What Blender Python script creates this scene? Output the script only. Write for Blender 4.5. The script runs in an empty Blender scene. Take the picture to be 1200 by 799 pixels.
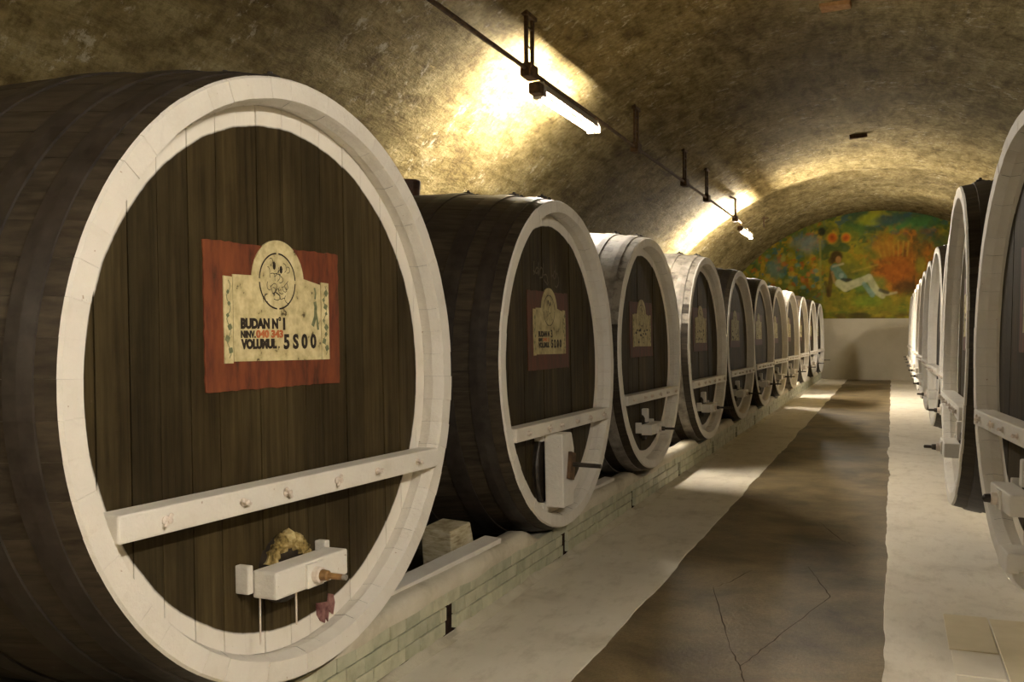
import bpy, bmesh, math, random
import numpy as np
from mathutils import Vector, Matrix, noise
from math import sin, cos, pi, radians, sqrt, atan2

S = bpy.context.scene
COL = S.collection
random.seed(7)

# ------------------------------------------------------------------ camera, world, exposure
cam_d = bpy.data.cameras.new('camera')
cam = bpy.data.objects.new('camera', cam_d); COL.objects.link(cam)
cam_d.sensor_width = 36.0
cam_d.lens = 36.0 * 1150 / 1200
cam_d.clip_start = 0.05
cam.location = (0, 0, 1.6)
cam.rotation_euler = (pi/2 + radians(-0.6), 0, radians(21.17))
S.camera = cam
W = bpy.data.worlds.new('world'); S.world = W; W.use_nodes = True
W.node_tree.nodes['Background'].inputs[0].default_value = (0.02, 0.018, 0.014, 1)
W.node_tree.nodes['Background'].inputs[1].default_value = 1.0
vs = S.view_settings
vs.view_transform = 'Standard'; vs.look = 'None'; vs.gamma = 1.0; vs.use_curve_mapping = False
vs.exposure = 2.8
S.cycles.diffuse_bounces = 6
S.cycles.max_bounces = 8
TUBE_STRENGTH = 95.0          # the tubes in the picture and their fellows along the vault
TUBE_COLOR = (1.0, 0.905, 0.78)

# ------------------------------------------------------------------ material helpers
def new_mat(name):
    m = bpy.data.materials.new(name); m.use_nodes = True
    nt = m.node_tree; b = nt.nodes['Principled BSDF']
    return m, nt, b
def N(nt, typ, **kw):
    n = nt.nodes.new(typ)
    for k, v in kw.items():
        if k.startswith('i_'):
            key = k[2:]; key = int(key) if key.isdigit() else key.replace('_', ' ')
            n.inputs[key].default_value = v
        else: setattr(n, k, v)
    return n
def L(nt, a, b): nt.links.new(a, b)
def ramp(nt, fac, stops):
    r = nt.nodes.new('ShaderNodeValToRGB'); el = r.color_ramp.elements
    while len(el) < len(stops): el.new(0.5)
    for e, (p, c) in zip(el, stops):
        e.position = p; e.color = (c[0], c[1], c[2], 1) if not isinstance(c, (int, float)) else (c, c, c, 1)
    L(nt, fac, r.inputs[0]); return r.outputs[0]
def mapped(nt, scale, coord='Object', rnd=0.0):
    tc = N(nt, 'ShaderNodeTexCoord'); mp = N(nt, 'ShaderNodeMapping'); mp.inputs['Scale'].default_value = scale
    L(nt, tc.outputs[coord], mp.inputs['Vector'])
    if rnd:
        oi = N(nt, 'ShaderNodeObjectInfo'); mu = N(nt, 'ShaderNodeMath', operation='MULTIPLY'); mu.inputs[1].default_value = rnd
        L(nt, oi.outputs['Random'], mu.inputs[0]); L(nt, mu.outputs[0], mp.inputs['Location'])
    return mp.outputs[0]
def nz(nt, vec, scale, detail=4, rough=0.55, dist=0.0):
    n = N(nt, 'ShaderNodeTexNoise'); n.inputs['Scale'].default_value = scale; n.inputs['Detail'].default_value = detail
    n.inputs['Roughness'].default_value = rough; n.inputs['Distortion'].default_value = dist
    L(nt, vec, n.inputs['Vector']); return n.outputs['Fac']
def mix(nt, fac, a, b, blend='MIX'):
    m = N(nt, 'ShaderNodeMix', data_type='RGBA', blend_type=blend)
    for s, v in ((0, fac), (6, a), (7, b)):
        if hasattr(v, 'is_linked') or isinstance(v, bpy.types.NodeSocket): L(nt, v, m.inputs[s])
        elif isinstance(v, (int, float)): m.inputs[s].default_value = v
        else: m.inputs[s].default_value = (v[0], v[1], v[2], 1)
    return m.outputs[2]
def math_(nt, op, a, b=None):
    m = N(nt, 'ShaderNodeMath', operation=op)
    for i, v in enumerate((a, b)):
        if v is None: continue
        if isinstance(v, bpy.types.NodeSocket): L(nt, v, m.inputs[i])
        else: m.inputs[i].default_value = v
    return m.outputs[0]
def bump(nt, b, h, strength=0.3, dist=0.01):
    n = N(nt, 'ShaderNodeBump'); n.inputs['Strength'].default_value = strength; n.inputs['Distance'].default_value = dist
    L(nt, h, n.inputs['Height']); L(nt, n.outputs[0], b.inputs['Normal'])
def rough(b, r, spec=0.5):
    b.inputs['Roughness'].default_value = r; b.inputs['Specular IOR Level'].default_value = spec

WHITE_STOPS = [(0.25, (0.67, 0.62, 0.53)), (0.45, (0.755, 0.715, 0.635)), (0.8, (0.80, 0.765, 0.695))]
def white_color(nt):
    v = mapped(nt, (1, 1, 1), 'Object', 13.0)
    a = ramp(nt, nz(nt, v, 5, 6, 0.65), WHITE_STOPS)
    spots = ramp(nt, nz(nt, v, 38, 3, 0.6), [(0.25, 0.0), (0.29, 1.0)])
    return mix(nt, spots, (0.46, 0.36, 0.27), a), v
def mat_white(name='white_paint'):
    m, nt, b = new_mat(name); c, v = white_color(nt)
    L(nt, c, b.inputs['Base Color']); rough(b, 0.55, 0.35)
    bump(nt, b, nz(nt, v, 24, 7, 0.68), 0.7, 0.012); return m
def mat_head():
    m, nt, b = new_mat('head_oak')
    v = mapped(nt, (1, 26, 1.1), 'Object', 9.0)
    f = nz(nt, v, 1.6, 8, 0.62, 0.25)
    oak = ramp(nt, f, [(0.28, (0.026, 0.019, 0.009)), (0.46, (0.046, 0.035, 0.016)), (0.62, (0.064, 0.049, 0.023)), (0.8, (0.095, 0.074, 0.037))])
    oi = N(nt, 'ShaderNodeObjectInfo')
    tint = ramp(nt, oi.outputs['Random'], [(0.0, (0.74, 0.74, 0.72)), (0.5, (0.95, 0.94, 0.9)), (1.0, (1.15, 1.12, 1.0))])
    oak = mix(nt, 1.0, oak, tint, 'MULTIPLY')
    v2 = mapped(nt, (1, 1, 0.5), 'Object')
    blot = ramp(nt, nz(nt, v2, 3.2, 5, 0.6), [(0.35, (0.62, 0.58, 0.55)), (0.6, (1.05, 1.02, 0.98))])
    oak = mix(nt, 1.0, oak, blot, 'MULTIPLY')
    # the painted white ring around the head
    tc = N(nt, 'ShaderNodeTexCoord'); sp = N(nt, 'ShaderNodeSeparateXYZ'); L(nt, tc.outputs['Object'], sp.inputs[0])
    rr = math_(nt, 'SQRT', math_(nt, 'ADD', math_(nt, 'MULTIPLY', sp.outputs[1], sp.outputs[1]), math_(nt, 'MULTIPLY', sp.outputs[2], sp.outputs[2])))
    v3 = mapped(nt, (1, 1, 1), 'Object')
    rr = math_(nt, 'ADD', rr, math_(nt, 'MULTIPLY', math_(nt, 'SUBTRACT', nz(nt, v3, 9, 4, 0.6), 0.5), 0.013))
    msk = ramp(nt, rr, [(0.934, 0.0), (0.940, 1.0)])
    wc, _ = white_color(nt)
    L(nt, mix(nt, msk, oak, wc), b.inputs['Base Color']); rough(b, 0.62, 0.14)
    bump(nt, b, f, 0.35, 0.006); return m
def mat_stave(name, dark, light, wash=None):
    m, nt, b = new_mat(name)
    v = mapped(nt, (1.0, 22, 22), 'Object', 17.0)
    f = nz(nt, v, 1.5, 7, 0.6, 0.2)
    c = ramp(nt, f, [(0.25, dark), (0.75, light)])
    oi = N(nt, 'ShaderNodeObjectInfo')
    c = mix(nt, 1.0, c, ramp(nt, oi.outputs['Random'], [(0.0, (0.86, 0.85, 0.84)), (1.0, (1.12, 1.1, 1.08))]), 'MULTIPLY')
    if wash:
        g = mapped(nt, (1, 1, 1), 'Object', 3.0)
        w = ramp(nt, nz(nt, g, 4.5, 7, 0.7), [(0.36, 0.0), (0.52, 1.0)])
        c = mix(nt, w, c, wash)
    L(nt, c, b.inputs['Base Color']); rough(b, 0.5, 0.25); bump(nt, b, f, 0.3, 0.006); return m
def mat_simple(name, stops, scale=8, r=0.6, spec=0.4, vscale=(1, 1, 1), bs=0.2, bd=0.005, rnd=5.0, metallic=0.0, detail=5):
    m, nt, b = new_mat(name); v = mapped(nt, vscale, 'Object', rnd); f = nz(nt, v, scale, detail, 0.6)
    L(nt, ramp(nt, f, stops), b.inputs['Base Color']); rough(b, r, spec); b.inputs['Metallic'].default_value = metallic
    if bs: bump(nt, b, f, bs, bd)
    return m

M = {}
M['white'] = mat_white()
M['head'] = mat_head()
M['stave'] = mat_stave('dark_stave_oak', (0.018, 0.014, 0.009), (0.078, 0.062, 0.042))
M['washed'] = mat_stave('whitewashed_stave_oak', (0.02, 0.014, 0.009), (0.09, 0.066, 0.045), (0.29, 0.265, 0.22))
M['hoop'] = mat_simple('iron_hoop', [(0.3, (0.016, 0.012, 0.009)), (0.7, (0.045, 0.036, 0.028))], 14, 0.45, 0.5)
M['greyhoop'] = mat_simple('pale_iron_hoop', [(0.3, (0.10, 0.085, 0.07)), (0.65, (0.34, 0.31, 0.26))], 9, 0.55, 0.4)
M['peg'] = mat_simple('peg_wood', [(0.3, (0.60, 0.50, 0.42)), (0.7, (0.76, 0.69, 0.60))], 30, 0.6)
M['rust'] = mat_simple('rusty_iron', [(0.3, (0.045, 0.024, 0.010)), (0.7, (0.16, 0.09, 0.04))], 18, 0.7)
M['iron'] = mat_simple('dark_iron', [(0.3, (0.02, 0.017, 0.013)), (0.7, (0.07, 0.055, 0.04))], 18, 0.5)
M['brass'] = mat_simple('old_brass', [(0.3, (0.12, 0.06, 0.02)), (0.7, (0.32, 0.18, 0.06))], 25, 0.45)
M['steel'] = mat_simple('grey_steel', [(0.3, (0.12, 0.11, 0.09)), (0.7, (0.28, 0.26, 0.22))], 25, 0.4)
M['door'] = mat_simple('door_oak', [(0.3, (0.008, 0.006, 0.004)), (0.7, (0.045, 0.032, 0.018))], 20, 0.6)
M['mould'] = mat_simple('yellow_sealing_paste', [(0.36, (0.05, 0.035, 0.012)), (0.5, (0.30, 0.22, 0.08)), (0.7, (0.60, 0.49, 0.25))], 20, 0.9, 0.1, bs=0.8, bd=0.02)
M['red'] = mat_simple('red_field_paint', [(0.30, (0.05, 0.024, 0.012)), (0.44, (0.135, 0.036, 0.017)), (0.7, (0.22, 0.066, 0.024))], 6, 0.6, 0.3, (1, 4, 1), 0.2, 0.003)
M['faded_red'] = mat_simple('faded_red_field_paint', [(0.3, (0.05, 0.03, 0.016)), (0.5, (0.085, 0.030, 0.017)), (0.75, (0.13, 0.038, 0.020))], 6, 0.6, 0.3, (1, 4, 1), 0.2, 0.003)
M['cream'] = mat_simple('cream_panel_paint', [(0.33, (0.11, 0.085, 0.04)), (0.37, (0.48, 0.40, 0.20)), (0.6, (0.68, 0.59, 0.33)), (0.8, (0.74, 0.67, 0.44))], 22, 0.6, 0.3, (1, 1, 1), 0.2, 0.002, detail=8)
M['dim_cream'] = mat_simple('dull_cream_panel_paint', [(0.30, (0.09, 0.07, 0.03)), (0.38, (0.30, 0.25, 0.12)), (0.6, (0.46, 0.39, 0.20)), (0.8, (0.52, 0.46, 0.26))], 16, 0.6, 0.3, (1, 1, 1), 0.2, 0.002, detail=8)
M['ink'] = mat_simple('black_stencil_ink', [(0.3, (0.012, 0.009, 0.007)), (0.75, (0.05, 0.036, 0.024))], 40, 0.7, 0.3, bs=0)
M['redink'] = mat_simple('red_stencil_ink', [(0.3, (0.42, 0.10, 0.03)), (0.75, (0.55, 0.19, 0.07))], 40, 0.7, 0.3, bs=0)
M['vine'] = mat_simple('green_vine_paint', [(0.3, (0.10, 0.12, 0.06)), (0.7, (0.26, 0.27, 0.14))], 40, 0.7, 0.3, bs=0)
M['wine'] = mat_simple('wine_stain', [(0.35, (0.10, 0.03, 0.03)), (0.7, (0.33, 0.17, 0.15))], 25, 0.6, 0.3, bs=0)
M['chalk'] = mat_simple('faint_chalk', [(0.3, (0.09, 0.075, 0.05)), (0.7, (0.15, 0.13, 0.10))], 60, 0.9, 0.1, bs=0)
M['brick'] = None
M['rawwood'] = mat_simple('raw_chock_wood', [(0.3, (0.22, 0.17, 0.09)), (0.5, (0.46, 0.40, 0.26)), (0.7, (0.60, 0.55, 0.40))], 12, 0.8, 0.2, (1, 1, 4), 0.6, 0.01)
M['bung'] = mat_simple('bung_wood', [(0.3, (0.025, 0.012, 0.006)), (0.7, (0.09, 0.045, 0.022))], 14, 0.6, 0.3)
M['lampwhite'] = mat_simple('lamp_enamel', [(0.3, (0.42, 0.39, 0.32)), (0.7, (0.60, 0.57, 0.50))], 20, 0.5)

def mat_brick():
    m, nt, b = new_mat('pale_green_glazed_brick')
    oi = N(nt, 'ShaderNodeObjectInfo'); v = mapped(nt, (1, 1, 1), 'Object', 7.0); f = nz(nt, v, 9, 5, 0.65)
    c = ramp(nt, f, [(0.28, (0.38, 0.37, 0.26)), (0.5, (0.50, 0.50, 0.38)), (0.75, (0.60, 0.59, 0.47))])
    c = mix(nt, 1.0, c, ramp(nt, oi.outputs['Random'], [(0, (0.82, 0.84, 0.78)), (1, (1.08, 1.06, 1.0))]), 'MULTIPLY')
    L(nt, c, b.inputs['Base Color']); rough(b, 0.4, 0.5); bump(nt, b, f, 0.2, 0.004); return m
M['brick'] = mat_brick()
M['mortar'] = mat_simple('dark_joint', [(0.3, (0.05, 0.045, 0.03)), (0.7, (0.10, 0.09, 0.06))], 20, 0.9, 0.2)
M['black'] = mat_simple('shade_black', [(0.3, (0.010, 0.006, 0.004)), (0.7, (0.04, 0.02, 0.012))], 20, 0.9, 0.1)  # black painted as shade in the drain holes; also backs the head planks

def mat_plaster():
    m, nt, b = new_mat('lime_plaster')
    v = mapped(nt, (1, 1, 1), 'Object'); f = nz(nt, v, 2.2, 7, 0.65)
    c = ramp(nt, f, [(0.3, (0.42, 0.37, 0.26)), (0.48, (0.62, 0.57, 0.45)), (0.75, (0.72, 0.67, 0.56))])
    L(nt, c, b.inputs['Base Color']); rough(b, 0.75, 0.2); bump(nt, b, nz(nt, v, 16, 6, 0.7), 0.5, 0.02); return m
M['plaster'] = mat_plaster()
def mat_strip():
    m, nt, b = new_mat('white_floor_paint')
    v = mapped(nt, (1, 1, 1), 'Object'); f = nz(nt, v, 1.7, 8, 0.62)
    c = ramp(nt, f, [(0.28, (0.56, 0.50, 0.39)), (0.46, (0.72, 0.665, 0.55)), (0.75, (0.79, 0.74, 0.63))])
    w = mapped(nt, (2.2, 0.9, 1), 'Object'); g = ramp(nt, nz(nt, w, 4, 6, 0.7), [(0.30, (0.80, 0.78, 0.74)), (0.5, (1, 1, 1))])
    L(nt, mix(nt, 1.0, c, g, 'MULTIPLY'), b.inputs['Base Color']); rough(b, 0.5, 0.35)
    bump(nt, b, nz(nt, w, 7, 6, 0.6), 0.35, 0.012); return m
M['strip'] = mat_strip()
def mat_path():
    m, nt, b = new_mat('brown_concrete')
    v = mapped(nt, (1, 1, 1), 'Object'); f = nz(nt, v, 1.5, 9, 0.7, 0.3)
    c = ramp(nt, f, [(0.30, (0.055, 0.040, 0.020)), (0.46, (0.130, 0.098, 0.052)), (0.60, (0.20, 0.155, 0.085)), (0.78, (0.29, 0.235, 0.14))])
    g = ramp(nt, nz(nt, v, 60, 4, 0.7), [(0.3, (0.72, 0.7, 0.66)), (0.6, (1.08, 1.05, 1.0))])
    L(nt, mix(nt, 1.0, c, g, 'MULTIPLY'), b.inputs['Base Color']); rough(b, 0.55, 0.4)
    bump(nt, b, nz(nt, v, 26, 7, 0.7), 0.45, 0.012); return m
M['path'] = mat_path()
def mat_vault():
    m, nt, b = new_mat('vault_plaster')
    v = mapped(nt, (1, 1, 1), 'Object')
    big = nz(nt, v, 0.55, 6, 0.6)
    vs_ = mapped(nt, (2.0, 0.55, 2.0), 'Object'); st = nz(nt, vs_, 2.6, 9, 0.68, 0.5)
    base = ramp(nt, st, [(0.28, (0.105, 0.075, 0.029)), (0.46, (0.245, 0.190, 0.082)), (0.62, (0.37, 0.305, 0.155)), (0.8, (0.52, 0.46, 0.30))])
    tone = ramp(nt, big, [(0.32, (0.70, 0.68, 0.60)), (0.5, (0.95, 0.94, 0.88)), (0.7, (1.12, 1.10, 1.04))])
    c = mix(nt, 1.0, base, tone, 'MULTIPLY')
    # mottled damp mould and flaked light patches
    md = ramp(nt, nz(nt, v, 3.4, 7, 0.7), [(0.30, (0.52, 0.47, 0.30)), (0.50, (1, 1, 1))])
    c = mix(nt, 1.0, c, md, 'MULTIPLY')
    c = mix(nt, 1.0, c, ramp(nt, nz(nt, v, 15, 8, 0.72), [(0.34, (0.60, 0.57, 0.47)), (0.52, (0.98, 0.98, 0.97)), (0.7, (1.22, 1.2, 1.14))]), 'MULTIPLY')
    fl = ramp(nt, nz(nt, v, 6.5, 9, 0.75), [(0.56, 0.0), (0.62, 1.0)])
    fl2 = ramp(nt, nz(nt, v, 1.1, 3, 0.5), [(0.46, 0.0), (0.58, 1.0)])
    c = mix(nt, math_(nt, 'MULTIPLY', math_(nt, 'MULTIPLY', fl, fl2), 0.75), c, (0.56, 0.50, 0.36))
    L(nt, c, b.inputs['Base Color']); rough(b, 0.85, 0.2)
    h = math_(nt, 'ADD', math_(nt, 'MULTIPLY', nz(nt, vs_, 5, 9, 0.7, 0.4), 1.0), math_(nt, 'MULTIPLY', nz(nt, v, 22, 5, 0.6), 0.35))
    bump(nt, b, h, 0.55, 0.05); return m
M['vault'] = mat_vault()
M['endwall'] = mat_simple('end_wall_whitewash', [(0.3, (0.46, 0.41, 0.30)), (0.7, (0.56, 0.51, 0.39))], 1.2, 0.8, 0.2, bs=0.1)
m, nt, b = new_mat('mural_paint'); ca = N(nt, 'ShaderNodeVertexColor'); ca.layer_name = 'paint'
L(nt, ca.outputs[0], b.inputs['Base Color']); rough(b, 0.7, 0.2); M['mural'] = m
def mat_tube(name, strength):
    m, nt, b = new_mat(name)
    b.inputs['Base Color'].default_value = (0.9, 0.9, 0.88, 1)
    b.inputs['Emission Color'].default_value = (*TUBE_COLOR, 1); b.inputs['Emission Strength'].default_value = strength
    return m
M['tube'] = mat_tube('glowing_fluorescent_tube', TUBE_STRENGTH)
M['bright_tube'] = mat_tube('new_fluorescent_tube', TUBE_STRENGTH*3.0)

# ------------------------------------------------------------------ mesh helpers
def link(name, me, mats, parent=None, loc=(0, 0, 0), rot=(0, 0, 0), smooth=False):
    o = bpy.data.objects.new(name, me); COL.objects.link(o)
    if mats is not None and not me.materials:
        for mm in (mats if isinstance(mats, (list, tuple)) else [mats]): me.materials.append(mm)
    if smooth:
        for p in me.polygons: p.use_smooth = True
    o.parent = parent; o.location = loc; o.rotation_euler = rot
    return o
def mesh(bm, name='mesh'):
    bmesh.ops.recalc_face_normals(bm, faces=bm.faces)
    me = bpy.data.meshes.new(name); bm.to_mesh(me); bm.free(); return me
def obj(name, bm, mats, parent=None, loc=(0, 0, 0), rot=(0, 0, 0), smooth=False):
    return link(name, mesh(bm, name), mats, parent, loc, rot, smooth)
def empty(name, loc=(0, 0, 0), rot=(0, 0, 0), parent=None):
    o = bpy.data.objects.new(name, None); COL.objects.link(o); o.location = loc; o.rotation_euler = rot; o.parent = parent
    o.empty_display_size = 0.2; return o
def tag(o, label=None, cat=None, group=None, kind=None):
    for k, v in (('label', label), ('category', cat), ('group', group), ('kind', kind)):
        if v: o[k] = v
    return o
def box(bm, x0, x1, y0, y1, z0, z1, bev=0.0, rot=None, jit=0.0):
    t = bmesh.new(); bmesh.ops.create_cube(t, size=1)
    for v in t.verts:
        v.co = Vector(((x0+x1)/2 + v.co.x*(x1-x0), (y0+y1)/2 + v.co.y*(y1-y0), (z0+z1)/2 + v.co.z*(z1-z0)))
        if jit: v.co += Vector((random.uniform(-jit, jit), random.uniform(-jit, jit), random.uniform(-jit, jit)))
    if bev: bmesh.ops.bevel(t, geom=list(t.edges), offset=bev, segments=2, profile=0.6, affect='EDGES')
    if rot is not None:
        c = Vector(((x0+x1)/2, (y0+y1)/2, (z0+z1)/2))
        for v in t.verts: v.co = rot @ (v.co - c) + c
    me = bpy.data.meshes.new('t'); t.to_mesh(me); t.free(); bm.from_mesh(me); bpy.data.meshes.remove(me)
def rod(bm, a, b, r0, r1=None, n=10):
    a = Vector(a); b = Vector(b); r1 = r0 if r1 is None else r1
    d = (b-a).normalized(); u = d.orthogonal().normalized(); w = d.cross(u)
    A = [bm.verts.new(a + (u*cos(2*pi*i/n) + w*sin(2*pi*i/n))*r0) for i in range(n)]
    B = [bm.verts.new(b + (u*cos(2*pi*i/n) + w*sin(2*pi*i/n))*r1) for i in range(n)]
    for i in range(n): bm.faces.new((A[i], A[(i+1) % n], B[(i+1) % n], B[i]))
    bm.faces.new(A); bm.faces.new(B)
def lathe_x(bm, prof, n=32, cy=0.0, cz=0.0, a0=0.0, a1=2*pi):
    # revolve (x, r) pairs around the x axis
    full = abs(a1-a0-2*pi) < 1e-6
    k = n if full else n+1
    rings = [[bm.verts.new((x, cy + r*cos(a0+(a1-a0)*i/n), cz + r*sin(a0+(a1-a0)*i/n))) for i in range(k)] for x, r in prof]
    for p, q in zip(rings, rings[1:]):
        for i in range(n):
            j = (i+1) % k; bm.faces.new((p[i], p[j], q[j], q[i]))
    return rings
def poly_slab(bm, pts, x0, x1):
    # polygon in local (y, z), extruded along x from x0 to x1
    A = [bm.verts.new((x0, y, z)) for y, z in pts]; B = [bm.verts.new((x1, y, z)) for y, z in pts]
    n = len(pts); bm.faces.new(A); bm.faces.new(B)
    for i in range(n): bm.faces.new((A[i], A[(i+1) % n], B[(i+1) % n], B[i]))

# ------------------------------------------------------------------ the setting
VX, VZ, VR = -0.5, -0.25, 5.6
Y0, Y1 = -9.0, 34.0
STEP_Y = 24.4  # step added in the vault so the far bay falls into shade
def vault_radius(y): return VR if y < STEP_Y else VR + 0.13
def build_vault():
    bm = bmesh.new(); na = 110
    ys = [Y0 + (STEP_Y-Y0)*i/150 for i in range(151)] + [STEP_Y + 0.004 + (Y1+0.3-STEP_Y)*i/40 for i in range(41)]
    a_lo = atan2(-VZ, sqrt(VR*VR-VZ*VZ)) - 0.02
    rows = []
    for y in ys:
        row = []
        for i in range(na+1):
            a = a_lo + (pi-2*a_lo)*i/na
            r = vault_radius(y)
            px, pz = VX + r*cos(a), VZ + r*sin(a)
            d = noise.noise(Vector((px*0.7, y*0.7, pz*0.7)))*0.035 + noise.noise(Vector((px*2.3, y*2.3, pz*2.3)))*0.016
            r += d
            row.append(bm.verts.new((VX + r*cos(a), y, VZ + r*sin(a))))
        rows.append(row)
    for p, q in zip(rows, rows[1:]):
        for i in range(na): bm.faces.new((p[i], p[i+1], q[i+1], q[i]))
    o = obj('ceiling', bm, M['vault'], smooth=True)
    tag(o, 'rough brown plaster barrel vault over the cellar aisle', kind='structure')
build_vault()

bm = bmesh.new(); box(bm, -6.6, 5.6, Y0-0.3, Y1+0.4, -0.2, 0.0)
floor = tag(obj('floor', bm, M['path']), 'brown concrete aisle floor worn and cracked', kind='structure')
def strip(name, xa, xb, ya, yb, seed, top=0.004, edge='both'):
    rnd = random.Random(seed); bm = bmesh.new(); n = int((yb-ya)/0.09)
    def wob(y, s): return noise.noise(Vector((y*0.9, s, 0)))*0.035 + noise.noise(Vector((y*4.5, s, 3)))*0.012
    A, B, A2, B2 = [], [], [], []
    for i in range(n+1):
        y = ya + (yb-ya)*i/n
        x0 = xa + wob(y, seed) if edge == 'left' else xa
        x1 = xb + wob(y, seed+5) if edge == 'right' else xb
        A.append(bm.verts.new((x0, y, top))); B.append(bm.verts.new((x1, y, top)))
        A2.append(bm.verts.new((x0-0.003, y, 0.0))); B2.append(bm.verts.new((x1+0.003, y, 0.0)))
    for i in range(n):
        bm.faces.new((A[i], B[i], B[i+1], A[i+1])); bm.faces.new((A2[i], A[i], A[i+1], A2[i+1])); bm.faces.new((B[i], B2[i], B2[i+1], B[i+1]))
    return obj(name, bm, M['strip'], floor)
strip('painted_strip', -2.3, -1.36, Y0, Y1, 11, edge='right')
strip('painted_strip', -0.03, 1.0, Y0, Y1, 23, edge='left')
# floor slabs let into the painted strip, foreground right
M['slab'] = mat_simple('yellowed_floor_slab', [(0.3, (0.62, 0.53, 0.34)), (0.7, (0.71, 0.62, 0.42))], 5, 0.6, 0.3)
M['slabpale'] = mat_simple('pale_floor_slab', [(0.3, (0.66, 0.60, 0.47)), (0.7, (0.76, 0.70, 0.57))], 5, 0.6, 0.3)
for (xa, xb, ya, yb, mm) in ((0.275, 0.497, 5.36, 6.02, 'slab'), (0.508, 0.86, 4.95, 6.0, 'slab'), (0.28, 0.497, 4.97, 5.33, 'slabpale'), (0.285, 0.497, 3.9, 4.94, 'slabpale')):
    bm = bmesh.new(); box(bm, xa, xb, ya, yb, 0.0, 0.009, 0.002, jit=0.003); obj('floor_slab', bm, M[mm], floor)
# cracks in the aisle
M['crack'] = mat_simple('crack_dirt', [(0.3, (0.03, 0.021, 0.012)), (0.7, (0.07, 0.05, 0.03))], 10, 0.9, 0.1, bs=0)
def floor_at(px, py):
    yaw, pitch = radians(21.17), radians(-0.6)
    u, v = (px-600)/1150, (399.5-py)/1150
    fw, up = cos(pitch)-v*sin(pitch), sin(pitch)+v*cos(pitch)
    k = -1.6/up; return (k*(u*cos(yaw)-fw*sin(yaw)), k*(u*sin(yaw)+fw*cos(yaw)))
for pl in ([(881, 668), (858, 681), (836, 688), (846, 722), (855, 758), (867, 781), (872, 799)], [(867, 781), (897, 758), (925, 735), (973, 700), (962, 684), (947, 664)], [(1003, 640), (985, 632), (960, 612)]):
    P = []
    for (a, b_), (c, d) in zip(pl, pl[1:]):
        for k in range(6): P.append(floor_at(a+(c-a)*k/6 + random.uniform(-1, 1), b_+(d-b_)*k/6 + random.uniform(-.7, .7)))
    P.append(floor_at(*pl[-1])); bm = bmesh.new(); prev = None
    for i, p in enumerate(P):
        w = random.uniform(0.0012, 0.0036); cur = (bm.verts.new((p[0]-w, p[1]-w*.4, 0.0012)), bm.verts.new((p[0]+w, p[1]+w*.4, 0.0012)))
        if prev: bm.faces.new((prev[0], prev[1], cur[1], cur[0]))
        prev = cur
    obj('crack', bm, M['crack'], floor)

# end walls
bm = bmesh.new(); box(bm, -6.6, 5.6, Y1, Y1+0.3, -0.1, 5.9)
endwall = tag(obj('wall_end', bm, M['endwall']), 'whitewashed end wall below the mural', kind='structure')
bm = bmesh.new(); box(bm, -6.6, 5.6, Y0-0.3, Y0, -0.1, 5.9)
tag(obj('wall_back', bm, M['vault']), 'rough plaster wall behind the viewer', kind='structure')

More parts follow.
